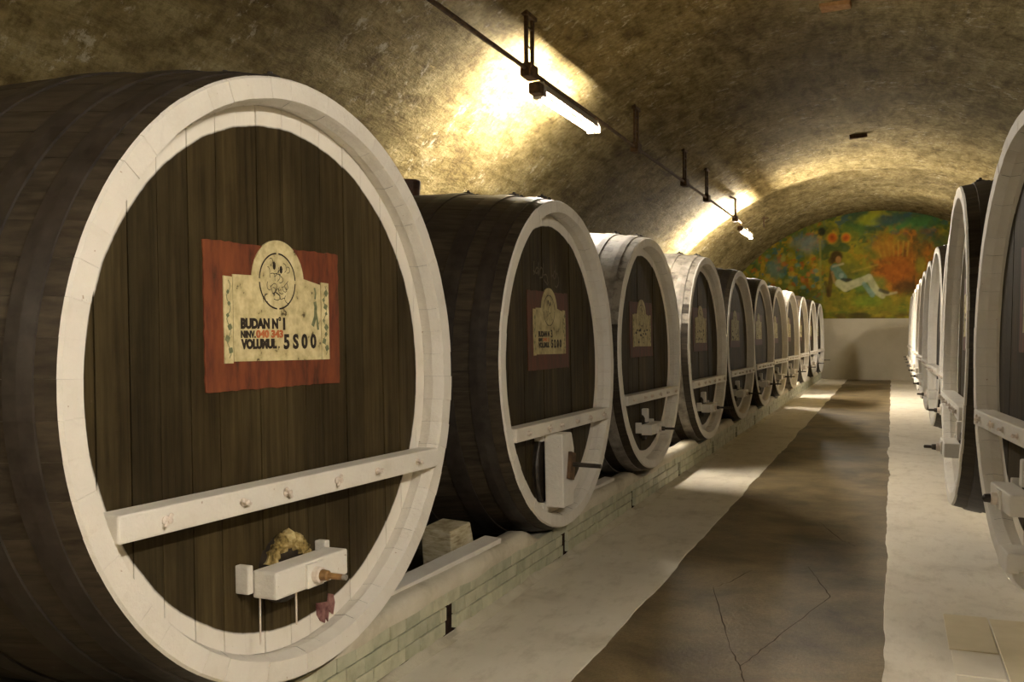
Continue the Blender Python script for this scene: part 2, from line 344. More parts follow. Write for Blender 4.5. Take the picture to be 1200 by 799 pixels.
# the mural: flat paint on the end wall, colours worked out point by point
def build_mural():
    nx, nyy = 340, 180
    zb = 2.0
    xs = np.linspace(-5.0, 4.1, nx)
    rng = np.random.default_rng(4)
    R = VR + 0.22
    ztop = VZ + np.sqrt(np.maximum(R*R - (xs-VX)**2, 0.01))
    Z = zb + (ztop-zb)[:, None]*np.linspace(0, 1, nyy)[None, :]
    X = np.repeat(xs[:, None], nyy, 1)
    px = 960 + (X+2.262)/0.02594; py = 373 - (Z-2.004)/0.02758
    def srgb(r, g, b): return np.array([(c/255.0)**2.2 for c in (r, g, b)])
    def vn(sx, sy, seed, octv=3):
        r = np.random.default_rng(seed); out = np.zeros_like(px); amp = 1.0; tot = 0
        for o in range(octv):
            G = r.random((96, 96)); u = (px-820)/sx*2**o; w = (py-200)/sy*2**o
            iu = np.floor(u).astype(int); iw = np.floor(w).astype(int); fu = u-iu; fw_ = w-iw
            fu = fu*fu*(3-2*fu); fw_ = fw_*fw_*(3-2*fw_)
            g = lambda a, c: G[a % 96, c % 96]
            out += amp*((g(iu, iw)*(1-fu)+g(iu+1, iw)*fu)*(1-fw_) + (g(iu, iw+1)*(1-fu)+g(iu+1, iw+1)*fu)*fw_); tot += amp; amp *= .55
        return out/tot
    C = np.zeros(px.shape+(3,)); C[:] = srgb(106, 106, 36)
    def lay(mask, col, k=1.0):
        m_ = np.clip(mask, 0, 1)[..., None]*k; C[:] = C*(1-m_) + srgb(*col)*m_
    def sm(a, lo, hi): t = np.clip((a-lo)/(hi-lo), 0, 1); return t*t*(3-2*t)
    def blob(cx, cy, rx, ry, soft=.35, wob=0.0, seed=1):
        d = np.sqrt(((px-cx)/rx)**2 + ((py-cy)/ry)**2)
        if wob: d = d + (vn(9, 9, seed)-.5)*wob
        return 1-sm(d, 1-soft, 1+soft)
    def cap(ax, ay, bx_, by, r0, r1, soft=1.2):
        dx, dy = bx_-ax, by-ay; t = np.clip(((px-ax)*dx+(py-ay)*dy)/(dx*dx+dy*dy), 0, 1)
        d = np.hypot(px-ax-t*dx, py-ay-t*dy) - (r0+(r1-r0)*t); return 1-sm(d, -soft, soft)
    lay(sm(vn(18, 14, 1), .42, .62), (134, 128, 34)); lay(sm(vn(12, 10, 2), .55, .68), (58, 82, 38), .8); lay(sm(vn(10, 9, 3), .60, .72), (168, 132, 30), .7)
    # upper blue-green foliage
    up = (1-sm(py, 262, 300))*sm(px, 935, 975)
    lay(up*sm(vn(16, 12, 5), .35, .6), (36, 70, 48), .9); lay(up*sm(vn(11, 9, 6), .58, .7), (40, 76, 84), .8)
    lay(blob(1022, 257, 15, 7), (142, 146, 34), .9); lay(blob(1070, 263, 30, 8, .5, .8, 9), (60, 112, 50), .8); lay(blob(1000, 268, 16, 9, .5, .8, 11), (72, 106, 40), .7)
    lay(blob(1045, 258, 18, 6, .5, .5, 12), (30, 62, 72), .8)
    # left: flowering thicket and blue sky glimpse
    lf = 1-sm(px, 955, 972)
    lay(lf*sm(vn(9, 9, 14), .45, .62), (86, 110, 52), .8); lay(lf*sm(vn(7, 7, 15), .60, .70), (176, 140, 36), .8); lay(lf*sm(vn(7, 7, 16), .63, .72), (62, 104, 100), .8); lay(lf*sm(vn(6, 6, 17), .67, .74), (170, 92, 30), .8)
    lay(lf*sm(py, 320, 350), (52, 64, 26), .6)
    lay(blob(945, 282, 16, 11, .5, .8, 18), (128, 136, 128), .8); lay(blob(905, 312, 10, 12, .6, .8, 19), (110, 130, 126), .6)
    for k in range(26):
        cx, cy = rng.uniform(890, 962), rng.uniform(290, 338); lay(blob(cx, cy, rng.uniform(2, 4), rng.uniform(2, 4), .5), [(186, 156, 50), (96, 134, 110), (188, 110, 44), (150, 150, 70)][k % 4], .8)
    lay(blob(963, 269, 4.5, 5, .3), (26, 34, 34), .9)
    lay(cap(961, 280, 962, 335, 1.2, 1.5), (150, 140, 60), .7)
    # sunflowers
    for cx, cy, r in ((976, 277, 5.4), (992.5, 277, 4.6)):
        lay(blob(cx, cy, r+1.5, r+1.5, .3), (190, 142, 30), .8); lay(blob(cx, cy, r, r, .3), (192, 92, 26), .95); lay(blob(cx, cy, r*.45, r*.45, .4), (140, 60, 22), .7)
    # orange tree at right
    rt = blob(1062, 312, 34, 36, .45, 1.3, 21); lay(rt, (150, 88, 26), .9); lay(rt*sm(vn(7, 8, 22), .55, .66), (186, 112, 30), .8); lay(rt*sm(vn(6, 9, 23), .60, .70), (92, 60, 22), .8)
    lay(blob(1052, 318, 18, 20, .6, .9, 24), (164, 82, 26), .6); lay(blob(1064, 338, 14, 9, .5, .6, 25), (62, 44, 24), .8)
    for k in range(7): lay(cap(1030+k*6, 285+rng.uniform(-4, 6), 1034+k*5, 300, 1.2, .6), (186, 150, 52), .6)
    lay(blob(1038, 290, 14, 10, .5, .9, 26), (170, 118, 34), .6)
    lay(blob(1080, 312, 6, 10, .5), (150, 140, 40), .7); lay(blob(1078, 292, 8, 14, .6, .8, 27), (70, 74, 32), .6)
    # meadow
    gr = sm(py, 341, 350)*sm(px, 955, 975)
    lay(gr, (122, 116, 34), .8); lay(gr*sm(vn(10, 5, 31), .5, .65), (150, 130, 40), .7); lay(gr*sm(vn(12, 6, 32), .58, .68), (84, 100, 32), .7)
    lay(blob(1018, 332, 20, 9, .5, .5, 33), (100, 132, 50), .7)
    lay(blob(1018, 352, 22, 7, .5, .5, 34), (108, 140, 40), .6)
    lay(sm(py, 362, 372)*sm(vn(14, 6, 35), .35, .6), (88, 66, 34), .8); lay(blob(1008, 370, 14, 4, .4), (60, 46, 30), .8)
    # reclining woman in a chair
    lay(cap(972, 345, 976, 312, 3, 2.5), (78, 52, 26), .8); lay(cap(972, 345, 968, 330, 2, 2), (70, 48, 24), .7)
    lay(blob(981, 299, 7.5, 7, .3), (58, 36, 20), .95); lay(blob(975, 304, 4, 4, .4), (64, 40, 22), .8)
    lay(blob(983.5, 303, 3.4, 4.2, .3), (170, 118, 66), .95)
    lay(cap(979, 313, 988, 325, 5.0, 6.0), (94, 128, 112), .95); lay(cap(977, 311, 989, 308, 1.2, 1.2), (186, 176, 140), .7)
    lay(cap(988, 327, 998, 328, 2.0, 2.5), (48, 50, 50), .9); lay(blob(987, 322, 3, 3, .4), (150, 168, 158), .7)
    lay(cap(976, 318, 979, 330, 1.6, 1.4), (160, 128, 84), .8)
    for (a, b_, c, d, r0, r1) in ((984, 331, 992, 336, 4.5, 5.0), (992, 336, 1008, 330, 5.0, 4.5), (1008, 330, 1020, 325, 4.2, 4.0), (1020, 325, 1028, 340, 4.0, 4.5), (1028, 340, 1036, 347, 4.5, 3.0)):
        lay(cap(a, b_, c, d, r0, r1), (178, 176, 136), .97)
    lay(cap(1014, 332, 1024, 345, 2.4, 3.2), (118, 150, 140), .8); lay(cap(1036, 346, 1052, 343, 1.5, 1.2), (170, 160, 124), .9); lay(cap(1033, 340, 1042, 343, 2, 2), (56, 58, 58), .8)
    lay(cap(1000, 318, 1030, 310, 1, 1), (176, 150, 60), .5)
    C[:] = C*0.92 + srgb(98, 92, 36)*0.16
    C *= (0.70 + 0.60*vn(5, 5, 50, 3))[..., None]
    me = bpy.data.meshes.new('mural')
    v = np.stack([X, np.full_like(X, Y1-0.012), Z], -1).reshape(-1, 3)
    idx = np.arange(nx*nyy).reshape(nx, nyy)
    f = np.stack([idx[:-1, :-1], idx[1:, :-1], idx[1:, 1:], idx[:-1, 1:]], -1).reshape(-1, 4)
    me.from_pydata(v.tolist(), [], f.tolist())
    ca = me.color_attributes.new('paint', 'FLOAT_COLOR', 'POINT')
    ca.data.foreach_set('color', np.concatenate([C.reshape(-1, 3), np.ones((nx*nyy, 1))], 1).ravel().astype(np.float32))
    o = link('wall_mural', me, M['mural'])
    tag(o, 'colourful mural of a reclining woman among flowers filling the end arch', 'mural')
build_mural()

# ------------------------------------------------------------------ casks
CR, CL, RB, REC = 1.1, 2.4, 1.215, 0.10       # rim radius, length, belly radius, depth of the head behind the rim
def crad(x): t = (x + CL/2)/(CL/2); return CR + (RB-CR)*(1-t*t)
TH = 0.085
NST = 60
def stave_mesh(mat):
    bm = bmesh.new(); da = 2*pi/NST; na = 2
    xs = [0.0, -0.012, -0.05, -REC-0.03] + [-0.13 - (CL-0.26)*i/9 for i in range(1, 10)] + [-CL]
    angs = [-da*0.497 + da*0.994*i/na for i in range(na+1)]
    out = [[bm.verts.new((x, (crad(x)-(0.006 if x == 0 else 0))*sin(a), (crad(x)-(0.006 if x == 0 else 0))*cos(a))) for a in angs] for x in xs]
    inn = [[bm.verts.new((x, (crad(x)-TH+(0.008 if x == 0 else 0)-(0.02 if x < -0.04 else 0))*sin(a), (crad(x)-TH+(0.008 if x == 0 else 0)-(0.02 if x < -0.04 else 0))*cos(a))) for a in angs] for x in xs]
    def F(vs, mi): f = bm.faces.new(vs); f.material_index = mi
    for k in range(len(xs)-1):
        for i in range(na):
            F((out[k][i], out[k][i+1], out[k+1][i+1], out[k+1][i]), 1 if k == 0 else 0)
            F((inn[k][i], inn[k+1][i], inn[k+1][i+1], inn[k][i+1]), 1 if k < 3 else 0)
        F((out[k][0], out[k+1][0], inn[k+1][0], inn[k][0]), 1 if k < 1 else 0)
        F((out[k][na], inn[k][na], inn[k+1][na], out[k+1][na]), 1 if k < 1 else 0)
    for i in range(na):
        F((out[0][i], inn[0][i], inn[0][i+1], out[0][i+1]), 1); F((out[-1][i], out[-1][i+1], inn[-1][i+1], inn[-1][i]), 0)
    me = mesh(bm, 'stave'); me.materials.append(mat); me.materials.append(M['white']); return me
def body_mesh(mat):
    bm = bmesh.new(); n = 72
    xs = [-0.012, -0.05] + [-0.13 - (CL-0.26)*i/9 for i in range(10)] + [-CL]
    prof = [(-REC-0.02, CR-TH-0.012), (-0.05, CR-TH-0.008), (0.0, CR-TH+0.008), (0.0, CR-0.006)] + [(x, crad(x)) for x in xs] + [(-CL, CR-0.1), (-CL+0.08, CR-0.1), (-CL+0.08, 0.01)]
    R = lathe_x(bm, prof, n)
    bm.faces.ensure_lookup_table()
    for i, f in enumerate(bm.faces): f.material_index = 1 if i//n < 4 else 0
    me = mesh(bm, 'body'); me.materials.append(mat); me.materials.append(M['white']); return me
HOOPS = [(-0.085, -0.185), (-0.29, -0.40), (-0.64, -0.75), (-1.60, -1.70), (-2.0, -2.1), (-2.22, -2.32)]
def hoop_mesh(xa, xb, mat):
    bm = bmesh.new()
    prof = [(xa, crad(xa)-0.004), (xa, crad(xa)+0.007), ((xa+xb)/2, crad((xa+xb)/2)+0.009), (xb, crad(xb)+0.007), (xb, crad(xb)-0.004)]
    lathe_x(bm, prof, 96); me = mesh(bm, 'hoop'); me.materials.append(mat)
    for p in me.polygons: p.use_smooth = False
    return me
HR = CR - TH - 0.004
rp = random.Random(3)
cuts = [-HR]
while cuts[-1] < HR - 0.19: cuts.append(cuts[-1] + rp.uniform(0.105, 0.155))
cuts.append(HR)
def plank_bm(bm, ya, yb, x0, x1, r=HR, gap=0.0022):
    ya += gap; yb -= gap; n = 6
    top = [(ya+(yb-ya)*i/n, sqrt(max(r*r-(ya+(yb-ya)*i/n)**2, 0.0009))) for i in range(n+1)]
    bot = [(y, -z) for y, z in reversed(top)]
    poly_slab(bm, top+bot, x0, x1)
PLANKS = []
for ya, yb in zip(cuts, cuts[1:]):
    bm = bmesh.new(); d = rp.uniform(-0.003, 0.002); plank_bm(bm, ya, yb, -REC-0.045, -REC+d-0.001); me = mesh(bm, 'head_plank'); me.materials.append(M['head']); PLANKS.append(me)
bm = bmesh.new()
for ya, yb in zip(cuts, cuts[1:]): plank_bm(bm, ya, yb, -REC-0.045, -REC-0.001, gap=0.001)
HEAD = mesh(bm, 'head'); HEAD.materials.append(M['head'])
bm = bmesh.new(); poly_slab(bm, [(HR*0.995*cos(2*pi*i/64), HR*0.995*sin(2*pi*i/64)) for i in range(64)], -REC-0.06, -REC-0.03)
BACKER = mesh(bm, 'head_lining'); BACKER.materials.append(M['black'])
def bar_mesh():
    bm = bmesh.new(); box(bm, -0.085, 0.02, -0.925, 0.925, -0.447, -0.362, 0.008); me = mesh(bm, 'crossbar'); me.materials.append(M['white']); return me
BAR = bar_mesh()
def peg_mesh():
    bm = bmesh.new(); lathe_x(bm, [(0.0, 0.001), (0.0, 0.017), (0.008, 0.019), (0.012, 0.011), (0.022, 0.010), (0.03, 0.013), (0.036, 0.001)], 10)
    box(bm, 0.014, 0.026, -0.03, 0.03, -0.006, 0.006, 0.003, Matrix.Rotation(0.5, 3, 'X')); me = mesh(bm, 'peg'); me.materials.append(M['peg']); return me
PEG = peg_mesh()
PEGS = [-0.748, -0.398, -0.173, 0.136, 0.416, 0.735]
def far_peg(): return PEG
CACHE = {}
def cached(key, fn):
    if key not in CACHE: CACHE[key] = fn()
    return CACHE[key]

def text(parent, s, y, z, h, mat, width=None, bold=0.0, x=-REC+0.0085):
    cu = bpy.data.curves.new('lettering', 'FONT'); cu.body = s; cu.size = h*1.42; cu.extrude = 0.0006; cu.offset = bold
    cu.resolution_u = 3; cu.materials.append(M[mat])
    o = bpy.data.objects.new('lettering', cu); COL.objects.link(o); o.parent = parent
    o.rotation_euler = (pi/2, 0, pi/2); o.location = (x, y, z)
    bpy.context.view_layer.update()
    me = bpy.data.meshes.new_from_object(o.evaluated_get(bpy.context.evaluated_depsgraph_get()))
    xs = [v.co.x for v in me.vertices]; k = width/(max(xs)-min(xs)) if width else 1.0
    for v in me.vertices: v.co.x = (v.co.x-min(xs))*k
    me.name = 'lettering'; bpy.data.objects.remove(o)
    o = bpy.data.objects.new('lettering', me); COL.objects.link(o); o.parent = parent
    o.rotation_euler = (pi/2, 0, pi/2); o.location = (x, y, z)
    return o
def ring_arcs(bm, cy, cz, r, w, x, segs, sq=1.0):
    for a0, a1 in segs:
        n = 14; P = []
        for i in range(n+1):
            a = a0+(a1-a0)*i/n; P.append((bm.verts.new((x, cy+(r-w/2)*cos(a), cz+(r-w/2)*sin(a)*sq)), bm.verts.new((x, cy+(r+w/2)*cos(a), cz+(r+w/2)*sin(a)*sq))))
        for p, q in zip(P, P[1:]): bm.faces.new((p[0], p[1], q[1], q[0]))
def ribbon(bm, pts, w, x):
    prev = None
    for i, (y, z) in enumerate(pts):
        j = min(i+1, len(pts)-1); k = max(i-1, 0); dy, dz = pts[j][0]-pts[k][0], pts[j][1]-pts[k][1]; l = max(sqrt(dy*dy+dz*dz), 1e-6)
        n = (-dz/l*w/2, dy/l*w/2); cur = (bm.verts.new((x, y+n[0], z+n[1])), bm.verts.new((x, y-n[0], z-n[1])))
        if prev: bm.faces.new((prev[0], prev[1], cur[1], cur[0]))
        prev = cur
def rough_rect(y0, y1, z0, z1, j, rnd, step=0.05):
    P = []
    def seg(a, b):
        n = max(2, int(max(abs(b[0]-a[0]), abs(b[1]-a[1]))/step))
        for i in range(n): P.append((a[0]+(b[0]-a[0])*i/n+rnd.uniform(-j, j), a[1]+(b[1]-a[1])*i/n+rnd.uniform(-j, j)))
    seg((y0, z0), (y1, z0)); seg((y1, z0), (y1, z1)); seg((y1, z1), (y0, z1)); seg((y0, z1), (y0, z0)); return P
def make_label(root, kind, seed):
    # thing > label > sub-parts; painted straight onto the head
    rnd = random.Random(seed); x0 = -REC-0.003
    bm = bmesh.new(); poly_slab(bm, rough_rect(-0.44, 0.33, -0.035, 0.488, 0.0028, rnd, 0.022), x0, -REC+0.004)
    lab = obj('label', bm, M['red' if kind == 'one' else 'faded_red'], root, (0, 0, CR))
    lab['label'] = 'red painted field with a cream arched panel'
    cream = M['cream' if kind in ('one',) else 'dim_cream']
    dome = [(-0.05 + 0.15*cos(a), 0.362 + 0.152*sin(a)) for a in [pi*(0.03+0.94*i/22) for i in range(23)]]
    out = [(-0.30, 0.068), (0.205, 0.062), (0.205, 0.358)] + dome + [(-0.30, 0.375)]
    bm = bmesh.new(); poly_slab(bm, out, x0, -REC+0.0075); obj('cream_panel', bm, cream, lab)
    for ya, yb in ((-0.348, -0.304), (0.209, 0.258)):
        bm = bmesh.new(); poly_slab(bm, [(ya, 0.062), (yb, 0.062), (yb, 0.366), (ya, 0.368)], x0, -REC+0.0085); obj('side_strip', bm, cream, lab)
    bm = bmesh.new(); ring_arcs(bm, -0.057, 0.361, 0.103, 0.006, -REC+0.0088, [(pi*k/2+0.06, pi*(k+1)/2-0.06) for k in range(4)])
    obj('medallion_ring', bm, M['ink'], lab)
    bm = bmesh.new()
    for k in range(26 if kind == 'one' else 14):
        cy, cz = -0.057+rnd.uniform(-.055, .055), 0.352+rnd.uniform(-.06, .055); a = rnd.uniform(0, 6.28); P = []
        for i in range(7):
            a += rnd.uniform(-.2, 1.0); cy += cos(a)*0.008; cz += sin(a)*0.008; P.append((cy, cz))
        ribbon(bm, P, 0.0026, -REC+0.0088)
    for cy, cz in ((-0.075, 0.418), (-0.036, 0.405)):
        poly_slab(bm, [(cy+0.008*cos(t), cz+0.015*sin(t)) for t in [i*pi/4 for i in range(8)]], -REC+0.0076, -REC+0.0089)
    obj('medallion_figures', bm, M['ink'], lab)
    for sgn, yc in ((-1, -0.326), (1, 0.233)):
        bm = bmesh.new()
        P = [(yc + 0.010*sin(i*1.1), 0.08+i*0.0137) for i in range(21)]; ribbon(bm, P, 0.0035, -REC+0.0096)
        for i in range(2, 20, 3 if sgn < 0 else 2):
            y, z = P[i]; s = rnd.uniform(0.006, 0.011); t = rnd.uniform(0, 6)
            poly_slab(bm, [(y+s*cos(t+u)*(1+0.35*(q % 2)), z+s*sin(t+u)*(1+0.35*(q % 2))) for q, u in enumerate([j*pi/4 for j in range(8)])], -REC+0.0085, -REC+0.0096)
        if sgn < 0: obj('vine_ornament', bm, M['vine'], lab)
    if kind == 'one':
        ribbon(bm, [(0.165, 0.345), (0.172, 0.325), (0.168, 0.30)], 0.010, -REC+0.0088)
        ribbon(bm, [(0.150, 0.195), (0.168, 0.23), (0.172, 0.27), (0.166, 0.29)], 0.018, -REC+0.0088); ribbon(bm, [(0.185, 0.18), (0.18, 0.22), (0.172, 0.25)], 0.012, -REC+0.0088)
    obj('vine_ornament', bm, M['vine'], lab)
    if kind == 'one':
        rows = [('BUDAN N', -0.264, 0.186, 0.034, 'ink', 0.205, 0.003), ('\u00b0', -0.056, 0.19, 0.036, 'ink', 0.014, 0.001), ('1', -0.030, 0.180, 0.046, 'ink', 0.012, 0.001),
                ('NINV.', -0.264, 0.152, 0.024, 'ink', 0.078, 0.0016), ('040 343', -0.183, 0.152, 0.026, 'redink', 0.152, 0.0018),
                ('VOLUMUL', -0.264, 0.113, 0.032, 'ink', 0.195, 0.003), ('.', -0.060, 0.113, 0.03, 'ink', 0.007, 0.001), ('5 S 0 0', -0.028, 0.110, 0.052, 'ink', 0.20, 0.0032)]
    elif kind == 'three':
        rows = [('BUDAN N', -0.264, 0.186, 0.034, 'ink', 0.205, 0.003), ('3', -0.034, 0.180, 0.05, 'ink', 0.03, 0.002),
                ('NINV.', -0.264, 0.152, 0.024, 'ink', 0.078, 0.0016), ('040 3', -0.183, 0.152, 0.026, 'redink', 0.11, 0.0008),
                ('VOLUMUL', -0.264, 0.113, 0.032, 'ink', 0.195, 0.003), ('5 2 0 0', -0.028, 0.110, 0.052, 'ink', 0.20, 0.0032)]
    else: rows = []
    for s, y, z, h, mt, w, bd in rows: text(lab, s, y, z, h, mt, w, bd)
    if kind == 'blot':
        bm = bmesh.new()
        for k in range(16):
            cy, cz, s = rnd.uniform(-.27, .18), rnd.uniform(.08, .23), rnd.uniform(.008, .026)
            poly_slab(bm, [(cy+s*cos(u)*rnd.uniform(.6, 1.4), cz+0.6*s*sin(u)*rnd.uniform(.6, 1.3)) for u in [j*pi/4 for j in range(8)]], -REC+0.007, -REC+0.0086)
        obj('faded_lettering', bm, M['ink'], lab)['kind'] = 'stuff'

def make_hatch(root, variant, reach, fine):
    """the little door low in the head, held by a white strongback beam and a screw"""
    if variant == 'flat':
        h = empty('hatch', (0, 0, CR), parent=root); cy, cz = -0.055, -0.71
        bm = bmesh.new(); lathe_x(bm, [(-REC-0.01, 0.13), (-REC+0.02, 0.125), (-REC+0.035, 0.10), (-REC+0.03, 0.001)], 20, cy, cz); obj('hatch_door', bm, M['door'], h)
        if fine == 2:
            bm = bmesh.new(); n = 30
            rr = random.Random(5); prev = None
            for i in range(n+1):
                a = radians(12 + 150*i/n); w = 0.022 + 0.012*sin(pi*i/n) + rr.uniform(-.006, .006); rc = 0.105 + rr.uniform(-.006, .006)
                ring = [bm.verts.new((-REC + 0.03 + 0.9*w*sin(t), cy+(rc+w*cos(t))*cos(a), cz+(rc+w*cos(t))*sin(a))) for t in [k*2*pi/8 for k in range(8)]]
                if prev:
                    for k in range(8): bm.faces.new((prev[k], prev[(k+1) % 8], ring[(k+1) % 8], ring[k]))
                prev = ring
            o = obj('sealing_paste', bm, M['mould'], h); o['label'] = 'crusty yellow sealing paste around the hatch'
        bm = bmesh.new(); box(bm, -0.055, 0.05, -0.272, 0.157, -0.767, -0.668, 0.01); obj('strongback_beam', bm, M['white'], h)
        for ya, yb, za, xb in ((-0.306, -0.276, -0.748, -0.045), (0.152, 0.186, -0.70, -0.055)):
            bm = bmesh.new(); box(bm, -REC-0.005, xb, ya, yb, za, -0.648, 0.006); obj('beam_bracket', bm, M['white'], h)
        bm = bmesh.new(); box(bm, 0.048, 0.062, -0.108, -0.012, -0.764, -0.676, 0.004); obj('washer_plate', bm, M['white'], h)
        bm = bmesh.new(); lathe_x(bm, [(0.06, 0.03), (0.085, 0.029), (0.09, 0.02), (0.092, 0.001)], 12, -0.06, -0.72); obj('nut_collar', bm, M['peg'], h)
        bm = bmesh.new(); lathe_x(bm, [(0.085, 0.022), (0.115, 0.019), (0.12, 0.012), (max(reach-0.004, 0.122), 0.011), (max(reach, 0.126), 0.001)], 12, -0.06, -0.72)
        obj('screw', bm, [M['brass'] if fine == 2 else M['iron']], h)
        if fine == 2:
            bm = bmesh.new(); lathe_x(bm, [(0.118, 0.012), (reach+0.01, 0.0105), (reach+0.014, 0.001)], 12, -0.06, -0.72); obj('screw_tip', bm, M['steel'], h)
            bm = bmesh.new(); rod(bm, (-0.03, -0.262, -0.765), (-0.03, -0.264, -0.93), 0.0035, 0.003, 6); obj('drip_string', bm, M['peg'], h)
            bm = bmesh.new(); rod(bm, (0.0, -0.10, -0.765), (0.0, -0.10, -0.90), 0.004, 0.003, 6); obj('drip_string', bm, M['peg'], h)
        if fine == 1:
            bm = bmesh.new(); box(bm, -REC, -0.04, -0.10, -0.04, -0.66, -0.53, 0.01); obj('wedge_handle', bm, M['white'], h)
    else:
        h = empty('hatch', (0, 0, CR), parent=root)
        bm = bmesh.new(); poly_slab(bm, [(-0.2+0.2*cos(t), -0.69+0.255*sin(t)) for t in [i*2*pi/28 for i in range(28)]], -REC-0.01, -REC+0.03); obj('hatch_door', bm, M['door'], h)
        bm = bmesh.new(); prev = None; rr = random.Random(9)
        for i in range(41):
            a = 2*pi*i/40; w = 0.013+rr.uniform(-.003, .003)
            ring = [bm.verts.new((-REC+0.03+w*sin(t), -0.2+(0.2+w*cos(t))*cos(a), -0.69+(0.255+w*cos(t))*sin(a))) for t in [k*2*pi/6 for k in range(6)]]
            if prev:
                for k in range(6): bm.faces.new((prev[k], prev[(k+1) % 6], ring[(k+1) % 6], ring[k]))
            prev = ring
        obj('seal_rope', bm, M['iron'], h)
        bm = bmesh.new(); poly_slab(bm, [(-0.32, -0.93), (-0.13, -0.93), (-0.10, -0.80), (-0.10, -0.56), (-0.14, -0.452), (-0.32, -0.452)], -0.045, 0.085)
        bmesh.ops.bevel(bm, geom=list(bm.edges), offset=0.007, segments=1, affect='EDGES'); obj('strongback_beam', bm, M['white'], h)
        for za, zb in ((-0.50, -0.452), (-0.96, -0.90)):
            bm = bmesh.new(); box(bm, -REC-0.005, -0.04, -0.35, -0.24, za, zb, 0.008); obj('beam_bracket', bm, M['white'], h)
        bm = bmesh.new(); box(bm, 0.083, 0.11, -0.24, -0.15, -0.76, -0.58, 0.006, Matrix.Rotation(-0.25, 3, 'X')); obj('wing_nut', bm, M['rust'], h)
        bm = bmesh.new(); rod(bm, (0.08, -0.19, -0.66), (0.30, -0.19, -0.668), 0.016, 0.014); obj('screw', bm, M['iron'], h)
    return h

def make_cask(label, group, X, Y, Z, R, phi, right=False, level=2, body='stave', hatch='flat', lab='blot', seed=0, bung=False):
    s = R/CR; t = radians(1.19)
    az = pi - phi if right else -phi
    root = empty('wine_cask', (X + (1 if not right else -1)*R*sin(t), Y, Z - R*cos(t)), (0, -t, az)); root.scale = (s, s, s)
    # keep the head centre where it was measured
    tag(root, label, 'cask', group)
    hm = 'greyhoop' if body == 'washed' else 'hoop'
    C = (0, 0, CR); rnd = random.Random(seed+100)
    if level >= 2:
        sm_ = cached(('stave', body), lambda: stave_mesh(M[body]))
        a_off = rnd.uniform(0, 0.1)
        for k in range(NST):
            up = cos(a_off + 2*pi*k/NST) > 0.35 + rnd.uniform(-.12, .12)  # whitewash on upper staves; lower ones left dark, painting in their shade
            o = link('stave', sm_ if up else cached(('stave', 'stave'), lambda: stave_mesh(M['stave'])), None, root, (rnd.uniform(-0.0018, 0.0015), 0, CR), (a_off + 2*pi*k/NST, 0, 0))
            q = 1 + rnd.uniform(-0.0009, 0.0009); o.scale = (1, q, q)
        bm = bmesh.new(); poly_slab(bm, [(0.98*cos(2*pi*i/48), 0.98*sin(2*pi*i/48)) for i in range(48)], -CL+0.06, -CL+0.10)
        link('rear_head', cached('rearhead', lambda: mesh(bm, 'rear_head')), M['head'], root, C)
        for me in PLANKS: link('head_plank', me, None, root, C)
    else:
        link('body', cached(('body', body), lambda: body_mesh(M[body])), None, root, C)
        link('head', HEAD, None, root, C)
    link('head_lining', BACKER, None, root, C)
    for xa, xb in (HOOPS if level >= 1 else HOOPS[:3]):
        h = link('hoop', cached(('hoop', xa, hm), lambda: hoop_mesh(xa, xb, M[hm])), None, root, C)
        if level >= 2:
            xm = (xa+xb)/2; r = crad(xm)
            for j, ang in enumerate((-0.10, 0.02)):
                def lug():
                    b_ = bmesh.new(); box(b_, xm-0.028, xm+0.028, -0.028, 0.028, r+0.004, r+0.02, 0.004, jit=0.003); rod(b_, (xm, 0, r+0.018), (xm, 0, r+0.032), 0.012, 0.010, 8); me = mesh(b_, 'hoop_lug'); me.materials.append(M['iron']); return me
                link('hoop_lug', cached(('lug', xa), lug), None, h, (0, 0, 0), (ang + 0.02*rnd.random(), 0, 0))
    bar = link('crossbar', BAR, None, root, C)
    for y in PEGS:
        link('peg', PEG, None, bar, (0.019, y, -0.404), (rnd.uniform(0, 3), 0, 0)).scale = (0.85, 0.8, 0.8)
    if lab: make_label(root, lab, seed)
    make_hatch(root, hatch, 0.185 if level == 3 else ((0.11 if level == 2 and Y < 6 else 0.17) if right else 0.28), 2 if level == 3 else 1)
    if bung:
        bm = bmesh.new(); rod(bm, (-1.2, 0, RB-0.02), (-1.2, 0, RB+0.115), 0.085, 0.098, 18); rod(bm, (-1.2, 0, RB+0.115), (-1.2, 0, RB+0.125), 0.098, 0.092, 18); obj('bung', bm, M['bung'], root, C)
    if level == 3:
        bm = bmesh.new(); rr = random.Random(2)
        for cy, w, za, zb in ((0.185, 0.030, -0.895, -0.985), (0.245, 0.022, -0.875, -0.965), (0.215, 0.012, -0.92, -0.985)):
            P = [(cy-w*rr.uniform(.7, 1.2), za), (cy+w*rr.uniform(.6, 1.2), za-0.01), (cy+w*1.1, (za+zb)/2), (cy+w*.5, zb), (cy-w*.4, zb+0.015), (cy-w*1.1, (za+zb)/2)]
            poly_slab(bm, P, -REC-0.002, -REC+0.0035)
        o = obj('wine_stain', bm, M['wine'], root, C); o['label'] = 'dark red wine stain on the white ring below the hatch'
    return root

